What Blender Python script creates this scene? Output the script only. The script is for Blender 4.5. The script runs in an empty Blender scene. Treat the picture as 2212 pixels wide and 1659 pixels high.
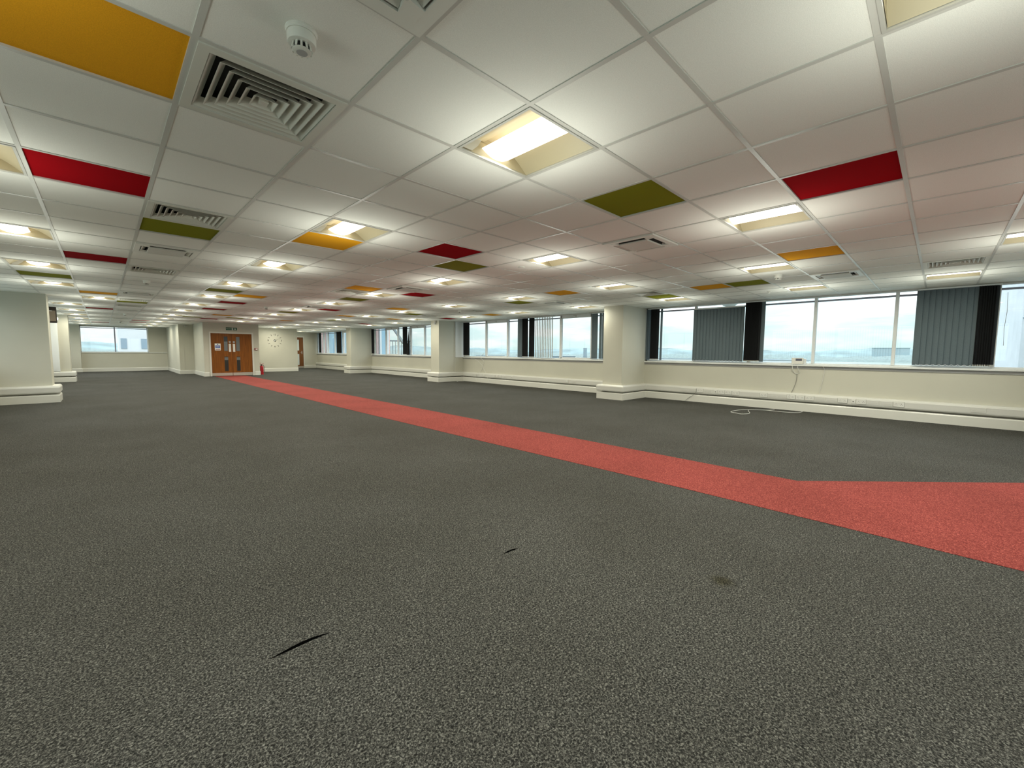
import bpy, bmesh, math, random
from mathutils import Vector, Matrix
random.seed(7)
R = math.radians
S = bpy.context.scene
COL = S.collection

# ------------------------------------------------------------------ camera, world, exposure
H = 2.3624                       # ceiling height
cam_d = bpy.data.cameras.new('camera')
cam_d.sensor_fit = 'HORIZONTAL'; cam_d.sensor_width = 36.0
cam_d.lens = 36.0 * 901.31 / 2212.0
cam_d.clip_start = 0.02; cam_d.clip_end = 6000
cam = bpy.data.objects.new('camera', cam_d); COL.objects.link(cam)
yaw, pit, rol = R(44.4323), R(-4.4367), R(0.4398)
fwd = Vector((math.sin(yaw)*math.cos(pit), math.cos(yaw)*math.cos(pit), math.sin(pit)))
rgt = Vector((math.cos(yaw), -math.sin(yaw), 0)); up = rgt.cross(fwd)
rg = rgt*math.cos(rol) + up*math.sin(rol); u2 = -rgt*math.sin(rol) + up*math.cos(rol)
M = Matrix((rg, u2, -fwd)).transposed().to_4x4()
M.translation = Vector((-0.3073, -2.029, H-1.17))
cam.matrix_world = M
S.camera = cam

S.view_settings.view_transform = 'Standard'
S.view_settings.look = 'None'
S.view_settings.gamma = 1.0
S.view_settings.use_curve_mapping = False
S.view_settings.exposure = 0.0
S.cycles.use_denoising = True
S.cycles.max_bounces = 8
S.cycles.diffuse_bounces = 4
S.cycles.glossy_bounces = 3
S.cycles.transparent_max_bounces = 16
S.cycles.sample_clamp_indirect = 4.0
S.cycles.caustics_reflective = False
S.cycles.caustics_refractive = False

SKY_HORIZON = (0.82, 1.03, 1.02)
SKY_LOW = (0.98, 1.16, 1.16)
SKY_HIGH = (4.6, 5.1, 5.5)
LAMP_W = 23.0                    # watts per ceiling light (downward area lamp)
UP_W = 4.5                       # added unseen uplight below each ceiling light, brightening the tiles
LAMP_COL = (1.0, 0.97, 0.80)
UPLIGHT_COL = (0.96, 1.0, 0.88)

world = bpy.data.worlds.new('overcast sky'); S.world = world
world.use_nodes = True
nt = world.node_tree; nt.nodes.clear()
def N(nt, t, **kw):
    n = nt.nodes.new(t)
    for k, v in kw.items():
        if hasattr(n, k): setattr(n, k, v)
        else: n.inputs[k.replace('_', ' ')].default_value = v
    return n
def ramp(nt, stops, interp='LINEAR'):
    n = nt.nodes.new('ShaderNodeValToRGB'); cr = n.color_ramp; cr.interpolation = interp
    while len(cr.elements) < len(stops): cr.elements.new(0.5)
    for e, (p, c) in zip(cr.elements, stops):
        e.position = p; e.color = (c[0], c[1], c[2], 1) if not isinstance(c, (int, float)) else (c, c, c, 1)
    return n
L = nt.links.new
tc = N(nt, 'ShaderNodeTexCoord'); sx = N(nt, 'ShaderNodeSeparateXYZ')
L(tc.outputs['Generated'], sx.inputs[0])
rp = ramp(nt, [(0.0, (0.25, 0.30, 0.28)), (0.497, (0.45, 0.52, 0.5)), (0.5, SKY_HORIZON), (0.53, SKY_LOW), (0.66, (3.2, 3.6, 3.8)), (1.0, SKY_HIGH)])
mr = N(nt, 'ShaderNodeMapRange'); mr.inputs[1].default_value = -1; mr.inputs[2].default_value = 1
L(sx.outputs[2], mr.inputs[0]); L(mr.outputs[0], rp.inputs[0])
mp = N(nt, 'ShaderNodeMapping'); mp.inputs['Scale'].default_value = (5, 5, 26)
L(tc.outputs['Generated'], mp.inputs[0])
nz = N(nt, 'ShaderNodeTexNoise'); nz.inputs['Scale'].default_value = 1.3; nz.inputs['Detail'].default_value = 5
L(mp.outputs[0], nz.inputs['Vector'])
cl = ramp(nt, [(0.42, (0.93, 1.0, 1.0)), (0.62, (1.25, 1.12, 1.12))]); L(nz.outputs[0], cl.inputs[0])
mx = N(nt, 'ShaderNodeMix'); mx.data_type = 'RGBA'; mx.blend_type = 'MULTIPLY'; mx.inputs[0].default_value = 1
L(rp.outputs[0], mx.inputs[6]); L(cl.outputs[0], mx.inputs[7])
bg = N(nt, 'ShaderNodeBackground'); bg.inputs[1].default_value = 1.0
L(mx.outputs[2], bg.inputs[0])
wo = N(nt, 'ShaderNodeOutputWorld'); L(bg.outputs[0], wo.inputs[0])

# ------------------------------------------------------------------ materials
def mat(name, col, rough=0.6, metal=0.0, spec=0.5, noise=None, bump=None, emit=None, estr=0.0):
    m = bpy.data.materials.new(name); m.use_nodes = True
    t = m.node_tree; b = t.nodes['Principled BSDF']
    b.inputs['Base Color'].default_value = (*col, 1); b.inputs['Roughness'].default_value = rough
    b.inputs['Metallic'].default_value = metal; b.inputs['Specular IOR Level'].default_value = spec
    if emit:
        b.inputs['Emission Color'].default_value = (*emit, 1); b.inputs['Emission Strength'].default_value = estr
    if noise or bump:
        c = N(t, 'ShaderNodeTexCoord')
    if noise:            # (scale, amount)
        n = N(t, 'ShaderNodeTexNoise'); n.inputs['Scale'].default_value = noise[0]; n.inputs['Detail'].default_value = 3
        t.links.new(c.outputs['Object'], n.inputs['Vector'])
        a = noise[1]
        r = ramp(t, [(0.3, tuple(x*(1-a) for x in col)), (0.7, tuple(min(1, x*(1+a)) for x in col))])
        t.links.new(n.outputs[0], r.inputs[0]); t.links.new(r.outputs[0], b.inputs['Base Color'])
    if bump:             # (scale, strength, distance)
        n2 = N(t, 'ShaderNodeTexNoise'); n2.inputs['Scale'].default_value = bump[0]; n2.inputs['Detail'].default_value = 2
        t.links.new(c.outputs['Object'], n2.inputs['Vector'])
        bp = N(t, 'ShaderNodeBump'); bp.inputs['Strength'].default_value = bump[1]; bp.inputs['Distance'].default_value = bump[2]
        t.links.new(n2.outputs[0], bp.inputs['Height']); t.links.new(bp.outputs[0], b.inputs['Normal'])
    return m

WALL = mat('cream wall paint', (0.54, 0.525, 0.44), 0.55, noise=(1.2, 0.03), bump=(260, 0.08, 0.002))
CEIL = mat('mineral ceiling tile', (0.86, 0.85, 0.80), 0.85, spec=0.2, noise=(420, 0.10), bump=(380, 0.15, 0.002))
GRID = mat('painted steel ceiling grid', (0.60, 0.59, 0.55), 0.35)
SKIRT = mat('white gloss skirting paint', (0.66, 0.65, 0.59), 0.3)
TRUNK = mat('white plastic trunking', (0.62, 0.61, 0.56), 0.35)
SOCK = mat('white socket plastic', (0.72, 0.71, 0.66), 0.25)
SOCKD = mat('socket slot dark', (0.10, 0.10, 0.09), 0.5)
GREYP = mat('pale grey plastic plate', (0.50, 0.49, 0.44), 0.4)
FRAME = mat('white window frame', (0.70, 0.72, 0.72), 0.3)
TRANS = mat('transom aluminium with backlit shade in colour', (0.30, 0.31, 0.40), 0.35)  # backlit darkness of the bars is put into this colour
SILLM = mat('white window board', (0.72, 0.73, 0.71), 0.25)
APRON_SHADE = mat('apron board with sill shade in grey', (0.36, 0.36, 0.35), 0.5)  # the grey holds the shadow band under the sill
BLIND = mat('dark grey blind fabric', (0.100, 0.132, 0.148), 0.85, noise=(220, 0.18))
BLIND_SHADED = mat('blind fabric with backlit shade in colour', (0.004, 0.0048, 0.0055), 0.9, noise=(160, 0.2))  # gathered slats, their backlit darkness put into the colour
PALEB = mat('pale grey blind fabric', (0.42, 0.42, 0.40), 0.8, noise=(200, 0.1))
CHAIN = mat('white blind chain', (0.75, 0.75, 0.78), 0.4)
WHITE = mat('white powder coat', (0.78, 0.77, 0.71), 0.4)
LOUV = mat('off white diffuser paint', (0.66, 0.65, 0.58), 0.45)
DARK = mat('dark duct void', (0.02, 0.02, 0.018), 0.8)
GRILLE = mat('grey intake grille', (0.66, 0.65, 0.60), 0.6, noise=(300, 0.06))
REFL = mat('warm white lamp reflector', (0.42, 0.36, 0.235), 0.4)
LTRIM = mat('white lamp trim', (0.50, 0.49, 0.45), 0.4)
LAMP = mat('glowing lamp diffuser', (0.9, 0.88, 0.8), 0.4, emit=(1.0, 0.95, 0.80), estr=2.6)
RED = mat('deep red ceiling tile', (0.31, 0.003, 0.007), 0.9, spec=0.02, noise=(380, 0.12))
ORANGE = mat('ochre orange ceiling tile', (0.80, 0.37, 0.018), 0.9, spec=0.04, noise=(380, 0.14))
GREEN = mat('olive green ceiling tile', (0.22, 0.225, 0.014), 0.9, spec=0.04, noise=(380, 0.14))
WOOD = None
STEEL = mat('brushed steel kick plate', (0.50, 0.46, 0.40), 0.38, metal=0.55, noise=(60, 0.08))
GLASSD = mat('dark vision panel glass', (0.035, 0.035, 0.032), 0.08)
GLASSG = mat('grey vision panel glass', (0.16, 0.17, 0.17), 0.1)
GLASSW = mat('obscured pale glass', (0.62, 0.68, 0.66), 0.2)
PLATE = mat('white finger plate', (0.78, 0.77, 0.72), 0.25)
DISC = mat('grey door disc', (0.42, 0.42, 0.42), 0.3)
SIGNG = mat('green sign face', (0.004, 0.085, 0.035), 0.4)
SIGNW = mat('white sign ink', (0.85, 0.88, 0.85), 0.5)
SIGNB = mat('blue sign ink', (0.055, 0.11, 0.42), 0.4)
SIGNR = mat('brown red sign ink', (0.30, 0.06, 0.05), 0.4)
INK = mat('black numeral plastic', (0.015, 0.015, 0.015), 0.3)
SILVER = mat('silver clock hand', (0.55, 0.54, 0.5), 0.3, metal=0.6)
XRED = mat('glossy extinguisher red', (0.42, 0.012, 0.022), 0.25)
XBLK = mat('black extinguisher valve', (0.02, 0.02, 0.02), 0.4)
CABLE = mat('white cable sheath', (0.70, 0.70, 0.66), 0.45)
CABG = mat('grey cable sheath', (0.22, 0.22, 0.20), 0.5)
BROWN = mat('dark brown casing', (0.030, 0.020, 0.015), 0.35)
BROWNL = mat('pale brown panel', (0.30, 0.24, 0.18), 0.4)
LCD = mat('grey display', (0.10, 0.10, 0.13), 0.2)
CONC = mat('exterior pale render', (0.42, 0.46, 0.49), 0.8, noise=(2, 0.06))
ROOFM = mat('roof slab', (0.4, 0.4, 0.4), 0.9)

def wood(name, a, b_):
    m = bpy.data.materials.new(name); m.use_nodes = True
    t = m.node_tree; b = t.nodes['Principled BSDF']; b.inputs['Roughness'].default_value = 0.5; b.inputs['Specular IOR Level'].default_value = 0.25
    c = N(t, 'ShaderNodeTexCoord'); mp = N(t, 'ShaderNodeMapping'); mp.inputs['Scale'].default_value = (28, 28, 1.6)
    t.links.new(c.outputs['Object'], mp.inputs[0])
    n = N(t, 'ShaderNodeTexNoise'); n.inputs['Scale'].default_value = 1.0; n.inputs['Detail'].default_value = 5; n.inputs['Distortion'].default_value = 0.6
    t.links.new(mp.outputs[0], n.inputs['Vector'])
    r = ramp(t, [(0.3, a), (0.72, b_)]); t.links.new(n.outputs[0], r.inputs[0]); t.links.new(r.outputs[0], b.inputs['Base Color'])
    return m
WOOD = wood('oak veneer door', (0.145, 0.044, 0.004), (0.27, 0.090, 0.009))
WOODD = wood('darker oak veneer', (0.12, 0.045, 0.012), (0.22, 0.085, 0.022))

def carpet(name, dark, light, stain=False):
    m = bpy.data.materials.new(name); m.use_nodes = True
    t = m.node_tree; b = t.nodes['Principled BSDF']; b.inputs['Roughness'].default_value = 0.95
    b.inputs['Specular IOR Level'].default_value = 0.15
    c = N(t, 'ShaderNodeTexCoord')
    n1 = N(t, 'ShaderNodeTexNoise'); n1.inputs['Scale'].default_value = 150; n1.inputs['Detail'].default_value = 2; n1.inputs['Roughness'].default_value = 0.65
    n1.inputs['Distortion'].default_value = 0.8
    t.links.new(c.outputs['Object'], n1.inputs['Vector'])
    r = ramp(t, [(0.39, dark), (0.53, tuple(x*0.74+y*0.26 for x, y in zip(dark, light))), (0.68, light)])
    t.links.new(n1.outputs[0], r.inputs[0])
    n2 = N(t, 'ShaderNodeTexNoise'); n2.inputs['Scale'].default_value = 0.9; n2.inputs['Detail'].default_value = 3
    t.links.new(c.outputs['Object'], n2.inputs['Vector'])
    r2 = ramp(t, [(0.3, (0.86, 0.85, 0.83)), (0.7, (1.08, 1.08, 1.1))]); t.links.new(n2.outputs[0], r2.inputs[0])
    mx = N(t, 'ShaderNodeMix'); mx.data_type = 'RGBA'; mx.blend_type = 'MULTIPLY'; mx.inputs[0].default_value = 1
    t.links.new(r.outputs[0], mx.inputs[6]); t.links.new(r2.outputs[0], mx.inputs[7])
    out = mx.outputs[2]
    if stain:
        sp = N(t, 'ShaderNodeVectorMath'); sp.operation = 'DISTANCE'; sp.inputs[1].default_value = (1.96, -1.304, 0)
        nd = N(t, 'ShaderNodeTexNoise'); nd.inputs['Scale'].default_value = 14
        t.links.new(c.outputs['Object'], nd.inputs['Vector'])
        va = N(t, 'ShaderNodeVectorMath'); va.operation = 'MULTIPLY_ADD'; va.inputs[1].default_value = (0.06, 0.06, 0); va.inputs[2].default_value = (-0.03, -0.03, 0)
        t.links.new(nd.outputs[1], va.inputs[0])
        vb = N(t, 'ShaderNodeVectorMath'); t.links.new(c.outputs['Object'], vb.inputs[0]); t.links.new(va.outputs[0], vb.inputs[1])
        t.links.new(vb.outputs[0], sp.inputs[0])
        r3 = ramp(t, [(0.02, (0.55, 0.52, 0.36)), (0.075, (1, 1, 1))]); t.links.new(sp.outputs['Value'], r3.inputs[0])
        m3 = N(t, 'ShaderNodeMix'); m3.data_type = 'RGBA'; m3.blend_type = 'MULTIPLY'; m3.inputs[0].default_value = 1
        t.links.new(out, m3.inputs[6]); t.links.new(r3.outputs[0], m3.inputs[7]); out = m3.outputs[2]
    t.links.new(out, b.inputs['Base Color'])
    bp = N(t, 'ShaderNodeBump'); bp.inputs['Strength'].default_value = 0.5; bp.inputs['Distance'].default_value = 0.004
    t.links.new(n1.outputs[0], bp.inputs['Height']); t.links.new(bp.outputs[0], b.inputs['Normal'])
    return m
CARPET = carpet('charcoal loop pile carpet', (0.0100, 0.0099, 0.0086), (0.182, 0.180, 0.158), True)
REDCAR = carpet('red loop pile carpet', (0.150, 0.020, 0.017), (0.50, 0.125, 0.100))

def glass():
    m = bpy.data.materials.new('clear window glass'); m.use_nodes = True
    t = m.node_tree; t.nodes.clear()
    o = N(t, 'ShaderNodeOutputMaterial'); mi = N(t, 'ShaderNodeMixShader')
    tr = N(t, 'ShaderNodeBsdfTransparent'); tr.inputs[0].default_value = (0.985, 0.995, 0.99, 1)
    gl = N(t, 'ShaderNodeBsdfGlossy'); gl.inputs['Roughness'].default_value = 0.0
    fr = N(t, 'ShaderNodeFresnel'); fr.inputs[0].default_value = 1.5
    ge = N(t, 'ShaderNodeNewGeometry'); iv = N(t, 'ShaderNodeMath'); iv.operation = 'SUBTRACT'; iv.inputs[0].default_value = 1
    t.links.new(ge.outputs['Backfacing'], iv.inputs[1])
    ml = N(t, 'ShaderNodeMath'); ml.operation = 'MULTIPLY'; t.links.new(fr.outputs[0], ml.inputs[0]); t.links.new(iv.outputs[0], ml.inputs[1])
    m2 = N(t, 'ShaderNodeMath'); m2.operation = 'MULTIPLY'; m2.inputs[1].default_value = 3.0; m2.use_clamp = True; t.links.new(ml.outputs[0], m2.inputs[0])
    t.links.new(m2.outputs[0], mi.inputs[0]); t.links.new(tr.outputs[0], mi.inputs[1]); t.links.new(gl.outputs[0], mi.inputs[2])
    t.links.new(mi.outputs[0], o.inputs[0])
    return m
GLASS = glass()

# ------------------------------------------------------------------ mesh helpers
class MB:
    def __init__(s): s.bm = bmesh.new()
    def quad(s, *pts):
        return s.bm.faces.new([s.bm.verts.new(p) for p in pts])
    def box(s, x0, y0, z0, x1, y1, z1, bev=0.0, seg=1):
        if x0 > x1: x0, x1 = x1, x0
        if y0 > y1: y0, y1 = y1, y0
        if z0 > z1: z0, z1 = z1, z0
        v = [s.bm.verts.new(p) for p in ((x0,y0,z0),(x1,y0,z0),(x1,y1,z0),(x0,y1,z0),(x0,y0,z1),(x1,y0,z1),(x1,y1,z1),(x0,y1,z1))]
        f = [s.bm.faces.new([v[i] for i in q]) for q in ((3,2,1,0),(4,5,6,7),(0,1,5,4),(1,2,6,5),(2,3,7,6),(3,0,4,7))]
        if bev:
            es = list({e for q in f for e in q.edges})
            bmesh.ops.bevel(s.bm, geom=es, offset=bev, segments=seg, affect='EDGES', profile=0.6)
        return s
    def obox(s, c, sz, rz=0, bev=0.0, M=None):
        t = MB(); t.box(-sz[0]/2, -sz[1]/2, -sz[2]/2, sz[0]/2, sz[1]/2, sz[2]/2, bev)
        s.add(t, (M or Matrix.Translation(c) @ Matrix.Rotation(rz, 4, 'Z'))); return s
    def add(s, o, M):
        o.bm.transform(M); me = bpy.data.meshes.new('tmp'); o.bm.to_mesh(me); s.bm.from_mesh(me); bpy.data.meshes.remove(me); o.bm.free()
    def prism(s, pts, z0, z1):          # polygon (x, y) extruded in z
        a = [s.bm.verts.new((x, y, z0)) for x, y in pts]; b = [s.bm.verts.new((x, y, z1)) for x, y in pts]
        n = len(pts)
        s.bm.faces.new(a[::-1]); s.bm.faces.new(b)
        for i in range(n): s.bm.faces.new((a[i], a[(i+1) % n], b[(i+1) % n], b[i]))
        return s
    def lathe(s, prof, seg=24, c=(0, 0, 0)):
        rings = []
        for r, z in prof:
            if r < 1e-6: rings.append([s.bm.verts.new((c[0], c[1], c[2]+z))])
            else: rings.append([s.bm.verts.new((c[0]+r*math.cos(2*math.pi*k/seg), c[1]+r*math.sin(2*math.pi*k/seg), c[2]+z)) for k in range(seg)])
        for a, b in zip(rings, rings[1:]):
            for k in range(seg):
                k2 = (k+1) % seg
                if len(a) == 1 and len(b) == 1: continue
                if len(a) == 1: s.bm.faces.new((a[0], b[k2], b[k]))
                elif len(b) == 1: s.bm.faces.new((a[k], a[k2], b[0]))
                else: s.bm.faces.new((a[k], a[k2], b[k2], b[k]))
        return s
    def tube(s, pts, r, seg=8):
        P = [Vector(p) for p in pts]; rings = []
        up0 = Vector((0, 0, 1))
        for i, p in enumerate(P):
            d = (P[min(i+1, len(P)-1)] - P[max(i-1, 0)]).normalized()
            a = d.cross(up0)
            if a.length < 1e-3: a = d.cross(Vector((1, 0, 0)))
            a.normalize(); b = d.cross(a)
            rings.append([s.bm.verts.new(p + r*(math.cos(2*math.pi*k/seg)*a + math.sin(2*math.pi*k/seg)*b)) for k in range(seg)])
        for A, B in zip(rings, rings[1:]):
            for k in range(seg): s.bm.faces.new((A[k], A[(k+1) % seg], B[(k+1) % seg], B[k]))
        s.bm.faces.new(rings[0][::-1]); s.bm.faces.new(rings[-1])
        return s
    def sweep(s, path, prof):
        """profile [(out, z)] carried along a 2-D path with mitred corners; 'out' is to the right of travel"""
        n = len(path); rows = []
        for i, p in enumerate(path):
            d0 = Vector(p) - Vector(path[i-1]) if i else None
            d1 = Vector(path[i+1]) - Vector(p) if i < n-1 else None
            def rn(d): d = d.normalized(); return Vector((d.y, -d.x))
            if d0 is None: m = rn(d1)
            elif d1 is None: m = rn(d0)
            else:
                a, b = rn(d0), rn(d1); m = (a+b); m = m / max(0.2, m.dot(a)) if m.length > 1e-6 else a
            rows.append([s.bm.verts.new((p[0]+m.x*o, p[1]+m.y*o, z)) for o, z in prof])
        k = len(prof)
        for A, B in zip(rows, rows[1:]):
            for j in range(k): s.bm.faces.new((A[j], A[(j+1) % k], B[(j+1) % k], B[j]))
        s.bm.faces.new(rows[0]); s.bm.faces.new(rows[-1][::-1])
        return s
    def ring(s, a0, a1, z0, z1):        # square frame between half widths a0 > a1 (flat bottom at z0, top z1)
        def sq(a, z): return [(-a,-a,z),(a,-a,z),(a,a,z),(-a,a,z)]
        o0, i0, o1, i1 = [[s.bm.verts.new(p) for p in sq(a, z)] for a, z in ((a0,z0),(a1,z0),(a0,z1),(a1,z1))]
        for k in range(4):
            q = (k+1) % 4
            s.bm.faces.new((o0[k], i0[k], i0[q], o0[q])); s.bm.faces.new((o1[k], o1[q], i1[q], i1[k]))
            s.bm.faces.new((o0[k], o0[q], o1[q], o1[k])); s.bm.faces.new((i0[k], i1[k], i1[q], i0[q]))
        return s
    def blade(s, ao, zo, ai, zi, th):   # sloping square louvre blade from (ao,zo) to (ai,zi)
        def sq(a, z): return [s.bm.verts.new(p) for p in ((-a,-a,z),(a,-a,z),(a,a,z),(-a,a,z))]
        A, B, C, D = sq(ao, zo), sq(ai, zi), sq(ai-th, zi), sq(ao-th, zo)
        for k in range(4):
            q = (k+1) % 4
            for X, Y in ((A, B), (B, C), (C, D), (D, A)): s.bm.faces.new((X[k], X[q], Y[q], Y[k]))
        return s
    def build(s, name, m, parent=None, smooth=False, label=None, loc=None):
        if smooth: bmesh.ops.remove_doubles(s.bm, verts=s.bm.verts, dist=1e-6)
        bmesh.ops.recalc_face_normals(s.bm, faces=s.bm.faces)
        me = bpy.data.meshes.new(name); s.bm.to_mesh(me); s.bm.free()
        me.materials.append(m)
        if smooth:
            for p in me.polygons: p.use_smooth = True
            try: me.set_sharp_from_angle(angle=R(35))
            except Exception: pass
        o = bpy.data.objects.new(name, me); COL.objects.link(o)
        if parent: o.parent = parent
        if loc: o.location = loc
        if label: o['label'] = label
        return o
def tag(o, label=None, cat=None, group=None, kind=None):
    if label: o['label'] = label
    if cat: o['category'] = cat
    if group: o['group'] = group
    if kind: o['kind'] = kind
    return o
def empty(name, loc=(0,0,0), rz=0.0):
    o = bpy.data.objects.new(name, None); COL.objects.link(o); o.location = loc; o.rotation_euler = (0, 0, rz)
    o.empty_display_size = 0.1
    return o
def copy_tree(o, parent=None):
    c = o.copy(); COL.objects.link(c)
    if parent: c.parent = parent
    for ch in list(o.children): copy_tree(ch, c)
    return c
def struct(name, mb, m, label, cat, parent=None, smooth=False):
    o = mb.build(name, m, parent, smooth)
    return tag(o, label, cat, kind='structure')
def text(name, body, size, m, parent, loc, rot=(R(90), 0, 0), ext=0.0008, align='CENTER'):
    cu = bpy.data.curves.new(name, 'FONT'); cu.body = body; cu.size = size; cu.extrude = ext
    cu.align_x = align; cu.align_y = 'CENTER'; cu.materials.append(m)
    f = bpy.data.objects.new(name, cu); me = bpy.data.meshes.new_from_object(f); bpy.data.objects.remove(f)
    o = bpy.data.objects.new(name, me); COL.objects.link(o); o.parent = parent; o.location = loc; o.rotation_euler = rot
    return o
ORD = ['zeroth','first','second','third','fourth','fifth','sixth','seventh','eighth','ninth','tenth','eleventh','twelfth','thirteenth','fourteenth']

# ------------------------------------------------------------------ setting: floor, walls, columns
XW, XL = 10.126, -2.30           # inner faces of the right and left window walls
YB, YE = -4.25, 28.30            # back wall, far wall
fl = MB(); fl.quad((-3.2, -5, 0), (11, -5, 0), (11, 29.5, 0), (-3.2, 29.5, 0))
floor = struct('floor', fl, CARPET, 'charcoal grey flecked carpet tiles across the whole office floor', 'floor')
rw = MB().prism([(3.26, YB+0.02), (7.4, YB+0.02), (4.30, -1.17), (4.33, 3.9), (4.36, 20.40), (3.20, 20.40), (3.20, 6.3), (3.24, 2.5), (3.30, -0.5)], 0.0005, 0.003)
walk = rw.build('red_walkway', REDCAR, floor); walk['label'] = 'red carpet walkway inlaid in the grey carpet'
sl = MB().box(-3.2, -5, -0.4, 11, 29.5, -0.02)
struct('floor_slab', sl, ROOFM, 'concrete slab under the carpet', 'floor')

COLY = [(-4.46, -3.90), (3.507, 4.06), (11.455, 12.00), (19.4417, 20.0)]
def wall(name, boxes, label, m=WALL):
    mb = MB()
    for b in boxes: mb.box(*b)
    return struct(name, mb, m, label, 'wall')
wall('wall_right', [(XW, YB-0.3, 0, XW+0.24, 27.9, 0.945), (XW, YB-0.3, H+0.001, XW+0.30, 27.9, H+0.6)], 'cream wall below the right-hand windows')
wall('wall_left', [(XL-0.24, YB-0.3, 0, XL, 28.6, 0.945), (XL-0.30, YB-0.3, H+0.001, XL, 28.6, H+0.6)], 'cream wall below the left-hand windows')
names_r = ['nearest the camera, out of frame', 'nearest the camera', 'second from the camera', 'farthest from the camera']
for k, (a, b) in enumerate(COLY):
    struct('column_%d' % (k+1), MB().box(8.9612, a, 0, XW+0.24, b, H+0.5), WALL, 'square cream pillar on the right-hand window wall, ' + names_r[k], 'column')
    struct('column_%d' % (k+5), MB().box(XL-0.24, a+0.16, 0, -1.42 if k < 2 else -1.125, b+0.16, H+0.5), WALL, 'square pale pillar on the left-hand window wall, ' + names_r[k], 'column')
# back wall behind the camera, with window openings
wall('wall_back', [(XL-0.3, YB-0.24, 0, XW+0.3, YB, 0.945), (XL-0.3, YB-0.24, H+0.001, XW+0.3, YB, H+0.6),
                   (XL-0.3, YB-0.24, 0.94, -1.2, YB, H+0.01), (3.6, YB-0.24, 0.94, 4.3, YB, H+0.01), (8.9, YB-0.24, 0.94, XW+0.3, YB, H+0.01)], 'cream wall behind the camera')
# far end of the left bay
wall('wall_far', [(-1.08, YE, 0, 2.31, YE+0.2, 0.985), (-1.08, YE+0.02, H-0.02, 1.53, YE+0.2, H+0.5), (1.53, YE+0.05, 0.98, 2.31, YE+0.2, H+0.5), (XL, 27.98, 0, -1.075, YE+0.2, H+0.5)], 'cream far wall around the end window at the left')
wall('wall_recess', [(2.31, 23.2, 0, 2.51, YE+0.2, H+0.5)], 'pale side wall beside the far window')
wall('wall_nib', [(2.505, 23.2, 0, 2.86, 23.4, H+0.5)], 'narrow pale wall between the far bay and the double doors')
wall('wall_core_left', [(2.86, 20.62, 0, 3.05, 23.4, H+0.5)], 'pale side wall left of the double doors')
wall('wall_door', [(2.86, 20.43, 0, 3.115, 20.63, H+0.5), (4.70, 20.43, 0, 4.99, 20.63, H+0.5), (3.115, 20.43, 1.915, 4.70, 20.63, H+0.5)], 'cream wall around the double doors')
wall('wall_core_right', [(4.80, 20.62, 0, 4.99, 23.7, H+0.5)], 'wall returning from the double doors to the clock wall')
wall('wall_clock', [(4.98, 23.5, 0, 7.625, 23.7, H+0.5), (7.43, 23.69, 0, 7.625, 27.7, H+0.5)], 'cream wall behind the large stick-on clock')
wall('wall_end', [(7.6, 27.55, 0, 8.40, 27.75, H+0.5), (9.25, 27.55, 0, XW+0.24, 27.75, H+0.5), (8.40, 27.55, 2.03, 9.25, 27.75, H+0.5)], 'pale end wall around the single glazed door')
struct('ceiling_slab', MB().box(-3.2, -5, H+0.5, 11, 29.5, H+0.75), ROOFM, 'slab above the suspended ceiling', 'ceiling')
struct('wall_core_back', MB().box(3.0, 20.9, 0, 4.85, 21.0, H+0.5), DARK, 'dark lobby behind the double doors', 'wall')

# skirting and trunking along the right-hand wall and round its pillars
def jog(x, xc, ys, y_from, y_to, near=None):
    p = [(x, y_from)]
    for a, b in sorted(ys, key=lambda t: -t[0]):
        if a > y_to and b < y_from: c = near if (near is not None and b < 6) else xc; p += [(x, b), (c, b), (c, a), (x, a)]
    return p + [(x, y_to)]
SK = [(0, 0.001), (0.106, 0.001), (0.106, 0.152), (0.094, 0.172), (0, 0.176)]
TR = [(0, 0.200), (0.092, 0.200), (0.108, 0.212), (0.114, 0.230), (0.114, 0.326), (0.106, 0.346), (0.085, 0.365), (0, 0.370)]
pr_ = jog(XW, 8.9612, COLY, 27.54, YB)
struct('baseboard_right', MB().sweep(pr_, SK), SKIRT, 'deep white boxed skirting along the right-hand windows and pillars', 'baseboard')
struct('trim_1', MB().sweep(pr_, TR), TRUNK, 'white rounded cable trunking above the right-hand skirting', 'trunking')
COLL = [(a+0.16, b+0.16) for a, b in COLY]
pl_ = [(x, y) for x, y in jog(XL, -1.125, COLL, 27.97, YB, -1.42)][::-1]
struct('baseboard_left', MB().sweep(pl_, SK), SKIRT, 'deep cream boxed skirting along the left-hand wall and pillars', 'baseboard')
struct('trim_2', MB().sweep(pl_, TR), TRUNK, 'cream rounded cable trunking above the left-hand skirting', 'trunking')
SK2 = [(0, 0.001), (0.018, 0.001), (0.018, 0.165), (0.006, 0.19), (0, 0.19)]
struct('baseboard_far', MB().sweep([(XL, 27.98), (-1.06, 27.98), (-1.06, YE-0.02), (2.31, YE-0.02), (2.31, 23.2), (2.86, 23.2), (2.86, 20.43), (3.03, 20.43)], SK2), SKIRT, 'white skirting from the far window round to the double doors', 'baseboard')
struct('baseboard_door', MB().sweep([(4.785, 20.43), (4.99, 20.43), (4.99, 23.5), (7.625, 23.5), (7.625, 27.55), (8.34, 27.55)], SK2), SKIRT, 'white skirting from the double doors along the clock wall', 'baseboard')
struct('baseboard_end', MB().sweep([(9.31, 27.55), (XW-0.1, 27.55)], SK2), SKIRT, 'white skirting right of the single glazed door', 'baseboard')
struct('trim_3', MB().box(-1.08, YE-0.04, 0.965, 2.31, YE+0.12, 0.995), SILLM, 'thin ledge along the far wall under its window', 'sill')
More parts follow.
